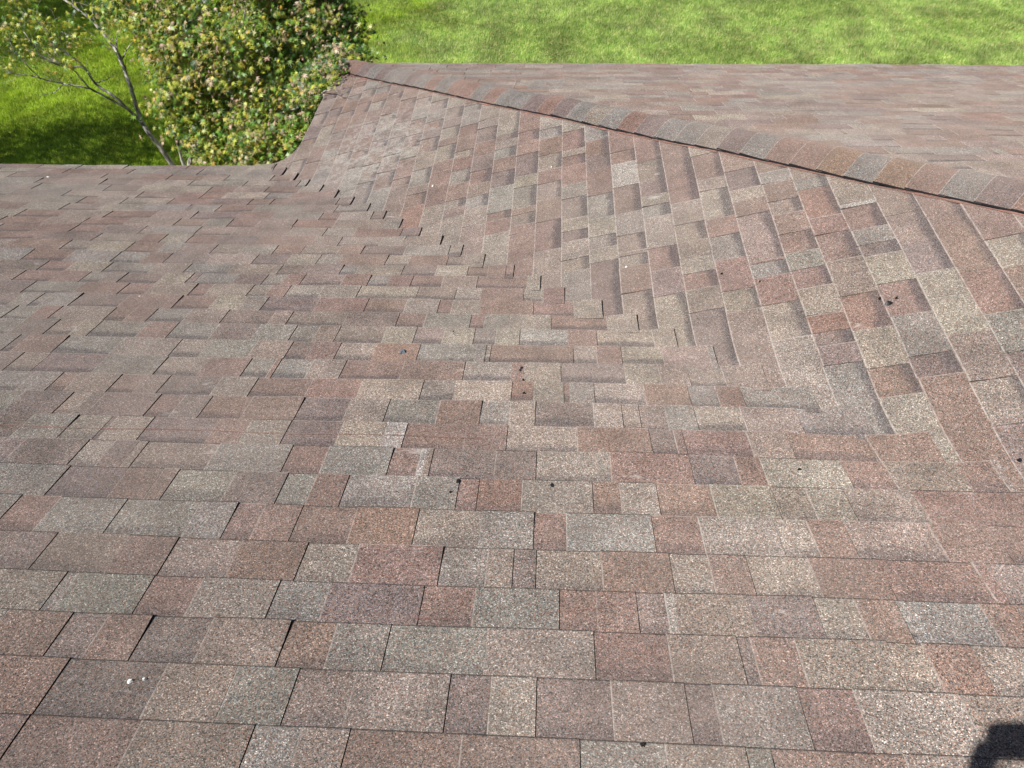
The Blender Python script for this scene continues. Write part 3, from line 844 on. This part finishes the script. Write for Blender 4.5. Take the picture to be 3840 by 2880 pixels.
maple = empty('maple_tree', (-1.75, 2.0, 0), 'japanese maple with yellow-green and dried pinkish leaves in the inner corner of the eaves', 'tree')
Zs = lambda pts: [(x, y, z + EZ) for x, y, z in pts]
LIMBS = {
'l0':[(-1.93,2.00,-1.43),(-1.96,2.00,-1.18),(-2.02,2.00,-0.96),(-2.08,2.00,-0.81),(-2.14,2.05,-0.70),(-2.15,2.10,-0.52),(-2.16,2.15,-0.32),(-2.19,2.20,-0.16),(-2.22,2.25,-0.10),(-2.35,2.35,0.06),(-2.46,2.40,0.19),(-2.69,2.50,0.31),(-2.84,2.60,0.37)],
'l1':[(-2.14,2.05,-0.70),(-2.20,2.00,-0.55),(-2.25,1.95,-0.39),(-2.38,1.95,-0.27),(-2.40,1.90,-0.07),(-2.50,1.90,0.05),(-2.55,1.85,0.14),(-2.55,1.85,0.26),(-2.59,1.85,0.33)],
'l2':[(-2.20,2.00,-0.55),(-2.30,1.90,-0.38),(-2.40,1.85,-0.27),(-2.49,1.80,-0.22),(-2.60,1.80,-0.20),(-2.77,1.75,-0.12),(-2.87,1.70,-0.07),(-2.99,1.65,-0.03)],
'l3':[(-2.77,1.75,-0.12),(-2.79,1.70,-0.00),(-2.82,1.70,0.08),(-2.87,1.70,0.15),(-2.86,1.65,0.26)],
'l4':[(-2.40,1.85,-0.27),(-2.41,1.80,-0.14),(-2.41,1.75,-0.04),(-2.49,1.70,0.05),(-2.57,1.70,0.07)],
'l5':[(-2.19,2.20,-0.16),(-2.15,2.30,-0.09),(-2.08,2.40,-0.03)],
'l6':[(-2.22,2.25,-0.10),(-2.21,2.30,0.01),(-2.21,2.40,0.03)],
'l7':[(-2.40,1.90,-0.07),(-2.53,1.85,-0.06),(-2.68,1.80,0.05),(-2.68,1.75,0.20),(-2.71,1.75,0.30)],
'l8':[(-2.55,1.87,0.11),(-2.50,1.85,0.19),(-2.42,1.85,0.26),(-2.34,1.80,0.23)],
'l9':[(-2.38,1.95,-0.26),(-2.29,2.00,-0.25),(-2.22,2.05,-0.22)],
'l10':[(-2.60,1.80,-0.20),(-2.70,1.75,-0.26),(-2.82,1.70,-0.27)],
'r0':[(-1.90,2.00,-1.43),(-1.84,2.00,-1.18),(-1.82,2.00,-0.94),(-1.80,2.05,-0.60),(-1.81,2.10,-0.30),(-1.80,2.10,-0.19),(-1.90,2.20,-0.00),(-2.00,2.30,0.11)],
'r1':[(-1.84,2.00,-1.43),(-1.78,2.00,-1.18),(-1.73,2.00,-1.08),(-1.53,2.00,-0.86),(-1.44,2.00,-0.71),(-1.39,2.00,-0.52),(-1.42,2.10,-0.29),(-1.47,2.20,0.03),(-1.54,2.30,0.23)],
'r2':[(-1.78,2.00,-1.18),(-1.63,1.95,-0.98),(-1.37,1.90,-0.81),(-0.99,1.80,-0.55),(-0.67,1.70,-0.46),(-0.30,1.50,-0.28),(-0.04,1.30,-0.09),(0.14,1.10,0.075),(0.24,1.00,0.13)],
'r3':[(-1.44,2.00,-0.71),(-1.27,2.00,-0.38),(-1.11,2.10,-0.19),(-0.73,2.30,0.06),(-0.51,2.50,0.21)],
'r4':[(-1.84,2.00,-1.43),(-1.66,2.10,-1.13),(-1.42,2.20,-1.09),(-1.11,2.30,-1.02),(-0.77,2.40,-0.71),(-0.44,2.40,-0.37),(-0.14,2.30,-0.11)],
'r5':[(-1.11,2.10,-0.19),(-0.81,1.90,0.17),(-0.64,1.80,0.49)],
}
RAD = {'l0': (.030, .008), 'l1': (.017, .005), 'l2': (.012, .0035), 'l3': (.006, .002), 'l4': (.009, .003), 'l5': (.008, .003), 'l6': (.007, .003),
       'l7': (.009, .003), 'l8': (.006, .002), 'l9': (.006, .002), 'l10': (.005, .002), 'r0': (.022, .008), 'r1': (.026, .009), 'r2': (.020, .004), 'r3': (.017, .006), 'r4': (.02, .006), 'r5': (.012, .004)}
tr = [tube(smooth_pts([(-1.75, 2.0, -.1), (-1.76, 2.0, .5), (-1.84, 2.0, 1.1), (-1.87, 2.0, 1.5)], 4, .004), .075, .045, 10, .1)]
tr.append(tube([(-1.80, 2.0, .9), (-1.80, 2.02, 1.25), (-1.85, 2.0, 1.48)], .05, .028, 8, .1))
V, Fc = merge(tr); mesh_obj('trunk', V, Fc, M_BARK, maple, True, origin=(-1.75, 2, 0))
rr = random.Random(5)
left_ends = []; right_ends = []
for k, pts in LIMBS.items():
    P = smooth_pts(Zs(pts), 3, .004, rr)
    out = [tube(P, RAD[k][0], RAD[k][1], 7, .08)]; ends = []
    n = 14 if k[0] == 'l' else 12
    if k in ('l0', 'l1', 'l2', 'l4', 'l7', 'l3', 'l8') or k[0] == 'r':
        for _ in range(n):
            i = rr.randrange(len(P) // (3 if k != 'l0' else 2), len(P))
            d = (P[min(i + 1, len(P) - 1)] - P[i - 1]).normalized() + Vector((rr.uniform(-.8, .8), rr.uniform(-.8, .8), rr.uniform(-.4, .9)))
            twigs(rr, P[i], d, rr.uniform(.12, .3), RAD[k][1] * .6, 1, out, ends)
        ends.append((P[-1], (P[-1] - P[-2]).normalized()))
    V, Fc = merge(out)
    mesh_obj('branch', V, Fc, M_BARK, maple, True, origin=tuple(P[0]))
    (left_ends if k[0] == 'l' else right_ends).extend(ends)

BL = [(-1.00,2.10,0.16,0.62),(-0.54,2.00,-0.11,0.58),(-1.39,2.00,-0.33,0.38),(-1.05,1.90,-0.66,0.46),(-0.48,1.70,-0.50,0.42),(-0.03,1.40,-0.09,0.22),(-0.36,2.30,0.09,0.44),(-1.59,2.20,0.27,0.36),(-1.98,2.30,0.35,0.20),(-1.45,1.90,-0.66,0.24),(0.12,1.40,0.06,0.15),(-0.72,1.60,-0.75,0.30),(-1.50,2.20,-0.08,0.34),(-0.22,2.40,-0.21,0.28),(-0.34,2.60,0.12,0.33),(-1.62,1.90,-0.42,0.16),(-1.19,1.70,-0.87,0.24),(-0.20,1.40,-0.42,0.22),(0.12,1.85,0.0,0.16),(-0.5,2.0,-0.95,0.4),
      (-.7, 2.5, .85, .5), (-.42, 2.6, .55, .42), (-1.5, 2.5, .85, .45), (-.12, 2.5, .0, .24), (-.02, 2.2, -.22, .18)]
clP = []; clR = []
for (x, y, z, r) in BL:
    for _ in range(int((130 if x > -.5 and y > 2.2 else 72) * (r / .4) ** 1.3)):
        while True:
            q = rng.normal(size=3); q /= np.linalg.norm(q); rad = rng.uniform(.25, 1.0) ** .45
            c = np.array([x, y, z]) + q * rad * r * np.array([1, .9, .85])
            break
        clP.append(c); clR.append((rng.uniform(.07, .13), rad))
clP = np.array(clP)
LP = []; LN = []; LCc = []; LS = []
for c, (r, rad) in zip(clP, clR):
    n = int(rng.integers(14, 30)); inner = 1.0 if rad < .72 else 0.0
    off = rng.normal(size=(n, 3)) * r * np.array([1, 1, .45])
    # a flattish drooping spray facing up and outwards, towards the light
    P = c + off
    nn = rng.normal(size=(n, 3)) * .42 + np.array([-.35, -.5, .75])
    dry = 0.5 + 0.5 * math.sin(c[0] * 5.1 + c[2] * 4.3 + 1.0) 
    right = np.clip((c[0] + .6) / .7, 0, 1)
    w = {'y': (3.2 - 1.2 * right) * (1 - .6 * inner), 'g': 2.4 + 1.0 * right, 'd': .8 + 2.2 * right + 3 * inner, 'k': .1 + .6 * dry, 'o': .5 * (1 - right) + .15, 't': .6 + .8 * dry}  # more dark leaves inside and to the right: crown shade put into colour
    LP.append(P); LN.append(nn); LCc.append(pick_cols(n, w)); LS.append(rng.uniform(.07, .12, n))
    m_ = int(rng.integers(1, 3 + int(7 * dry)))      # small dry pinkish seed wings and curled bits
    LP.append(c + rng.normal(size=(m_, 3)) * r * .8); LN.append(rng.normal(size=(m_, 3)) * .5 + np.array([-.3, -.5, .7]))
    LCc.append(pick_cols(m_, {'k': 4, 't': 1})); LS.append(rng.uniform(.03, .055, m_))
for p, d in left_ends:                              # sparse tufts on the bare limbs
    if p.z > EZ - .25 and rr.random() < .62 or rr.random() < .12:
        n = rr.randint(1, 7)
        LP.append(np.array(p)[None] - np.array([0, 0, EZ]) + rng.normal(size=(n, 3)) * .035); LN.append(rng.normal(size=(n, 3)) * .6 + np.array([0, -.2, .8]))
        LCc.append(pick_cols(n, {'y': 5, 'g': 3, 'o': .8, 't': .6})); LS.append(rng.uniform(.05, .095, n))
for p, d in right_ends:
    n = rr.randint(3, 8)
    LP.append(np.array(p)[None] - np.array([0, 0, EZ]) + rng.normal(size=(n, 3)) * .05); LN.append(rng.normal(size=(n, 3)) * .6 + np.array([0, -.2, .8]))
    LCc.append(pick_cols(n, {'y': 3, 'g': 2, 'k': 3, 't': 1})); LS.append(rng.uniform(.035, .06, n))
LP = np.concatenate(LP); LN = np.concatenate(LN); LCc = np.concatenate(LCc); LS = np.concatenate(LS)
LP[:, 2] += EZ
above = (LP[:, 1] < .06) & (LP[:, 0] < .1)
roofx = (LP[:, 0] > .07) & (LP[:, 1] < YC + .05)
sz = S(LP[:, 0], np.minimum(LP[:, 1], YC)) + .03
keep = ~above & ~(roofx & ((LP[:, 2] < sz) | (LP[:, 0] > .36))) & ~((LP[:, 0] > .3) & (LP[:, 1] < YC + .1)) & (LP[:, 1] > .45) & ~((LP[:, 0] < -1.46) & (LP[:, 2] < EZ - .93))
LP, LN, LCc, LS = LP[keep], LN[keep], LCc[keep], LS[keep]
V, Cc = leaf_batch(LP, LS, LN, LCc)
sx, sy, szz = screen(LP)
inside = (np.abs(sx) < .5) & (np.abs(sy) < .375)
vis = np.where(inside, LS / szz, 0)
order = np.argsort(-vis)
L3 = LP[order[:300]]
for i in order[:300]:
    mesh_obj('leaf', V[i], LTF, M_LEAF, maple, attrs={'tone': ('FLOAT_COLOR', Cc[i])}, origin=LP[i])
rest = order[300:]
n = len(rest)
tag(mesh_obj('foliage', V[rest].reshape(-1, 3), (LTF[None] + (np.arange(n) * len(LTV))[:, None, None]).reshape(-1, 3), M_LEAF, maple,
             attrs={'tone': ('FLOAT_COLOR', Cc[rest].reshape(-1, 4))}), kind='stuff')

def shade_tree(name, base, height, blobs, N, label, leafsize=.11):
    root = empty(name, base, label, 'tree')
    bx_, by_, _ = base
    top = Vector((bx_, by_, height * .8))
    V, Fc = tube([Vector(base) - Vector((0, 0, .1)), Vector((bx_ + .1, by_, height * .3)), Vector((bx_ - .05, by_ + .1, height * .55)), top], .2, .05, 10, .1)
    mesh_obj('trunk', V, Fc, M_BARK, root, True, origin=base)
    P = []
    for (x, y, z, r) in blobs:
        st = Vector((bx_, by_, max(height * .25, z - r * 1.4)))
        V, Fc = tube(smooth_pts([st, (st + Vector((x, y, z))) / 2 + Vector((.1, -.1, .1)), Vector((x, y, z))], 3), .06, .015, 6)
        mesh_obj('branch', V, Fc, M_BARK, root, True, origin=tuple(st))
        k = int(N * r ** 2 / sum(b[3] ** 2 for b in blobs))
        cl = rng.normal(size=(max(1, k // 14), 3)); cl /= np.linalg.norm(cl, axis=1, keepdims=True)
        cl = cl * (rng.uniform(.2, 1, (len(cl), 1)) ** .4) * r * np.array([1, 1, .7]) + np.array([x, y, z])
        q = np.repeat(cl, 14, 0); P.append(q + rng.normal(size=q.shape) * .16)
    P = np.concatenate(P); n = len(P)
    V, Cc = leaf_batch(P, rng.uniform(leafsize * .7, leafsize * 1.3, n), rng.normal(size=(n, 3)) * .6 + np.array([0, 0, .8]), pick_cols(n, {'g': 3, 'd': 2, 'y': 1}))
    tag(mesh_obj('foliage', V.reshape(-1, 3), (LTF[None] + (np.arange(n) * len(LTV))[:, None, None]).reshape(-1, 3), M_LEAF, root,
                 attrs={'tone': ('FLOAT_COLOR', Cc.reshape(-1, 4))}), kind='stuff')
# trees out of view to the left; their shade falls on the lawn
shade_tree('broadleaf_tree', (-9.6, 3.4, 0), 6.5, [(-8.6, 3.9, 3.6, 1.0), (-9.9, 3.6, 3.9, 1.2), (-7.3, 4.4, 3.0, .8), (-8.6, 3.2, 5.0, 1.2), (-10.8, 3.9, 4.6, 1.1), (-7.0, 3.3, 4.2, .9), (-7.9, 4.6, 4.6, .9), (-6.7, 4.9, 3.2, .55), (-5.9, 4.0, 3.3, .6), (-6.5, 4.3, 4.0, .75)], 16000,
           'leafy tree left of the view near the house, shading the lawn strip behind the eave')
shade_tree('broadleaf_tree', (-12.2, 8.0, 0), 7, [(-11.0, 8.6, 4.6, 1.3), (-12.6, 9.0, 5.2, 1.5), (-9.9, 7.9, 4.1, .8), (-11.2, 6.8, 4.5, .9), (-11.6, 9.9, 4.8, 1.2), (-10.2, 9.2, 4.7, .9)], 18000,
           'taller leafy tree farther out on the left lawn, shading the upper left corner')

# ------------------------------------------------------------------ the photographer, behind the camera
def skin(name, chain, edges, rad, mat, parent, root=0, sub=2):
    me = bpy.data.meshes.new(name)
    me.from_pydata([tuple(Vector(c) - Vector(parent.location)) for c in chain], [], []) if False else me.from_pydata([tuple(c) for c in chain], edges, [])
    me.update()
    o = bpy.data.objects.new(name, me)
    COL.objects.link(o)
    md = o.modifiers.new('skin', 'SKIN')
    md.use_smooth_shade = True
    for i, r in enumerate(rad):
        me.skin_vertices[0].data[i].radius = (r, r)
        me.skin_vertices[0].data[i].use_root = (i == root)
    s = o.modifiers.new('sub', 'SUBSURF')
    s.levels = sub
    s.render_levels = sub
    me.materials.append(mat)
    o.parent = parent
    o.location = -Vector(parent.location)
    return o

CAMP = Vector((2.0560, -4.8794, 2.9021 + EZ))
pc = CAMP + _b * 0.035 + _r * 0.045 - _u * 0.022         # middle of the phone, just behind the lens
def phone():
    V = []; n = 20
    for zz, sc_ in ((-.0045, .985), (-.003, 1), (.003, 1), (.0045, .985)):
        for i in range(n):
            a = 2 * math.pi * (i + .5) / n
            ca, sa = math.cos(a), math.sin(a)
            ex = math.copysign(abs(ca) ** .35, ca) * .080 * sc_; ey = math.copysign(abs(sa) ** .35, sa) * .038 * sc_
            V.append(_r * ex + _u * ey + _b * zz)
    Fc = [tuple(range(n)), tuple(range(3 * n, 4 * n))[::-1]]
    for k in range(3):
        for i in range(n): Fc.append((k * n + i, k * n + n + i, k * n + n + (i + 1) % n, k * n + (i + 1) % n))
    return mesh_obj('phone', [tuple(v + pc) for v in V], Fc, M_TAR, None, origin=tuple(pc))
tag(phone(), 'dark phone held level in both hands of the photographer, behind the view', 'phone')

px, py = 2.03, -5.24
gz = float(S(px, py))
root = empty('person', (px, py, gz), 'photographer in dark shirt and jeans on the near slope, casting the corner shadow', 'person')
hip = Vector((px, py - .02, gz + .93)); ch = Vector((px, py + .02, gz + 1.34)); nk = Vector((px, py + .07, gz + 1.47)); hd = Vector((px, py + .13, gz + 1.60))
Vt = [hip, (hip + ch) / 2, ch, nk, hd + Vector((0, -.01, -.05))]
E_ = [(0, 1), (1, 2), (2, 3), (3, 4)]; R_ = [.15, .14, .16, .065, .05]
for s in (-1, 1):
    b_ = len(Vt)
    sh = ch + Vector((s * .19, 0, .03)); eb = ch + Vector((s * .25, .19, -.20)); wr = pc + _r * (s * .115) + _u * (-.05 + .045 * s) + _b * .05
    Vt += [sh, eb, wr]; E_ += [(2, b_), (b_, b_ + 1), (b_ + 1, b_ + 2)]; R_ += [.065, .048, .034]
body = skin('shirt', Vt, E_, R_, M_CLOTH, root)
Vl = [hip + Vector((0, 0, .04))]; El = []; Rl = [.155]
for s in (-1, 1):
    b_ = len(Vl); fx_, fy_ = px + s * .14, py + (.05 if s > 0 else -.08)
    Vl += [hip + Vector((s * .10, 0, -.10)), Vector((px + s * .12, py + .06, gz + .50)), Vector((fx_, fy_ - .03, float(S(fx_, fy_)) + .12))]
    El += [(0, b_), (b_, b_ + 1), (b_ + 1, b_ + 2)]; Rl += [.105, .068, .055]
    skin('shoe', [Vector((fx_, fy_ - .07, float(S(fx_, fy_ - .07)) + .05)), Vector((fx_, fy_ + .05, float(S(fx_, fy_ + .05)) + .055)), Vector((fx_, fy_ + .18, float(S(fx_, fy_ + .18)) + .042))],
         [(0, 1), (1, 2)], [.045, .048, .036], M_TAR, root)
skin('jeans', Vl, El, Rl, M_DENIM, root)
# head: a shaped ellipsoid with brow, nose, mouth and ears
hv = []; hf = []; nu, nv = 28, 20
for j in range(nv + 1):
    ph = math.pi * j / nv
    for i in range(nu):
        th_ = 2 * math.pi * i / nu
        d = Vector((math.sin(ph) * math.cos(th_), math.sin(ph) * math.sin(th_), math.cos(ph)))
        p_ = Vector((d.x * .076, d.y * .096, d.z * .118))
        if d.z < 0: p_.x *= 1 + .32 * d.z; p_.y *= 1 + .12 * d.z
        f_ = math.exp(-(d.x / .16) ** 2)
        if d.y > 0:
            p_.y += .024 * f_ * math.exp(-((d.z + .14) / .17) ** 2) + .008 * math.exp(-((d.z - .12) / .07) ** 2) + .008 * math.exp(-(d.x / .3) ** 2) * math.exp(-((d.z + .5) / .07) ** 2)
            p_.y -= .010 * (math.exp(-((abs(d.x) - .36) / .14) ** 2)) * math.exp(-((d.z - .02) / .10) ** 2)
        hv.append(tuple(p_ + hd + Vector((0, 0, .03))))
for j in range(nv):
    for i in range(nu):
        a = j * nu + i; c_ = j * nu + (i + 1) % nu; hf.append((a, a + nu, c_ + nu, c_))
mesh_obj('head', hv, hf, M_SKIN, root, True)
for s in (-1, 1):
    skin('ear', [hd + Vector((s * .077, .0, .05)), hd + Vector((s * .083, -.006, .03)), hd + Vector((s * .077, 0, .0))], [(0, 1), (1, 2)], [.012, .014, .009], M_SKIN, root, sub=1)
hc = [(v[0] + (v[0] - hd.x) * .12, v[1] + (v[1] - hd.y) * .10 - .012, v[2] + .014) for v in hv]
keep_ = [i for i, q_ in enumerate(hf) if all((hv[k][2] > hd.z + .085) or (hv[k][1] < hd.y + .005 and hv[k][2] > hd.z - .03) for k in q_)]
mesh_obj('hair', hc, [hf[i] for i in keep_], M_TAR, root, True)
for s in (-1, 1):
    w_ = pc + _r * (s * .115) + _u * (-.05 + .045 * s) + _b * .05
    palm = pc + _r * (s * .098) + _u * (-.005 + .03 * s) + _b * .022
    V_ = [w_, palm]; E2 = [(0, 1)]; R2 = [.030, .034]
    for f in range(4):
        k0 = len(V_)
        kn = palm + _u * (.030 - .019 * f) - _b * .016
        t1 = kn - _r * (s * .024) - _b * .004; t2 = t1 - _r * (s * .018) + _u * .004
        V_ += [kn, t1, t2]; E2 += [(1, k0), (k0, k0 + 1), (k0 + 1, k0 + 2)]; R2 += [.0098, .0088, .0078]
    k0 = len(V_)
    V_ += [palm - _u * .02 + _b * .012 - _r * (s * .02), palm - _u * .008 + _b * .010 - _r * (s * .05)]
    E2 += [(0, k0), (k0, k0 + 1)]; R2 += [.013, .010]
    skin('hand', V_, E2, R2, M_SKIN, root, sub=1)
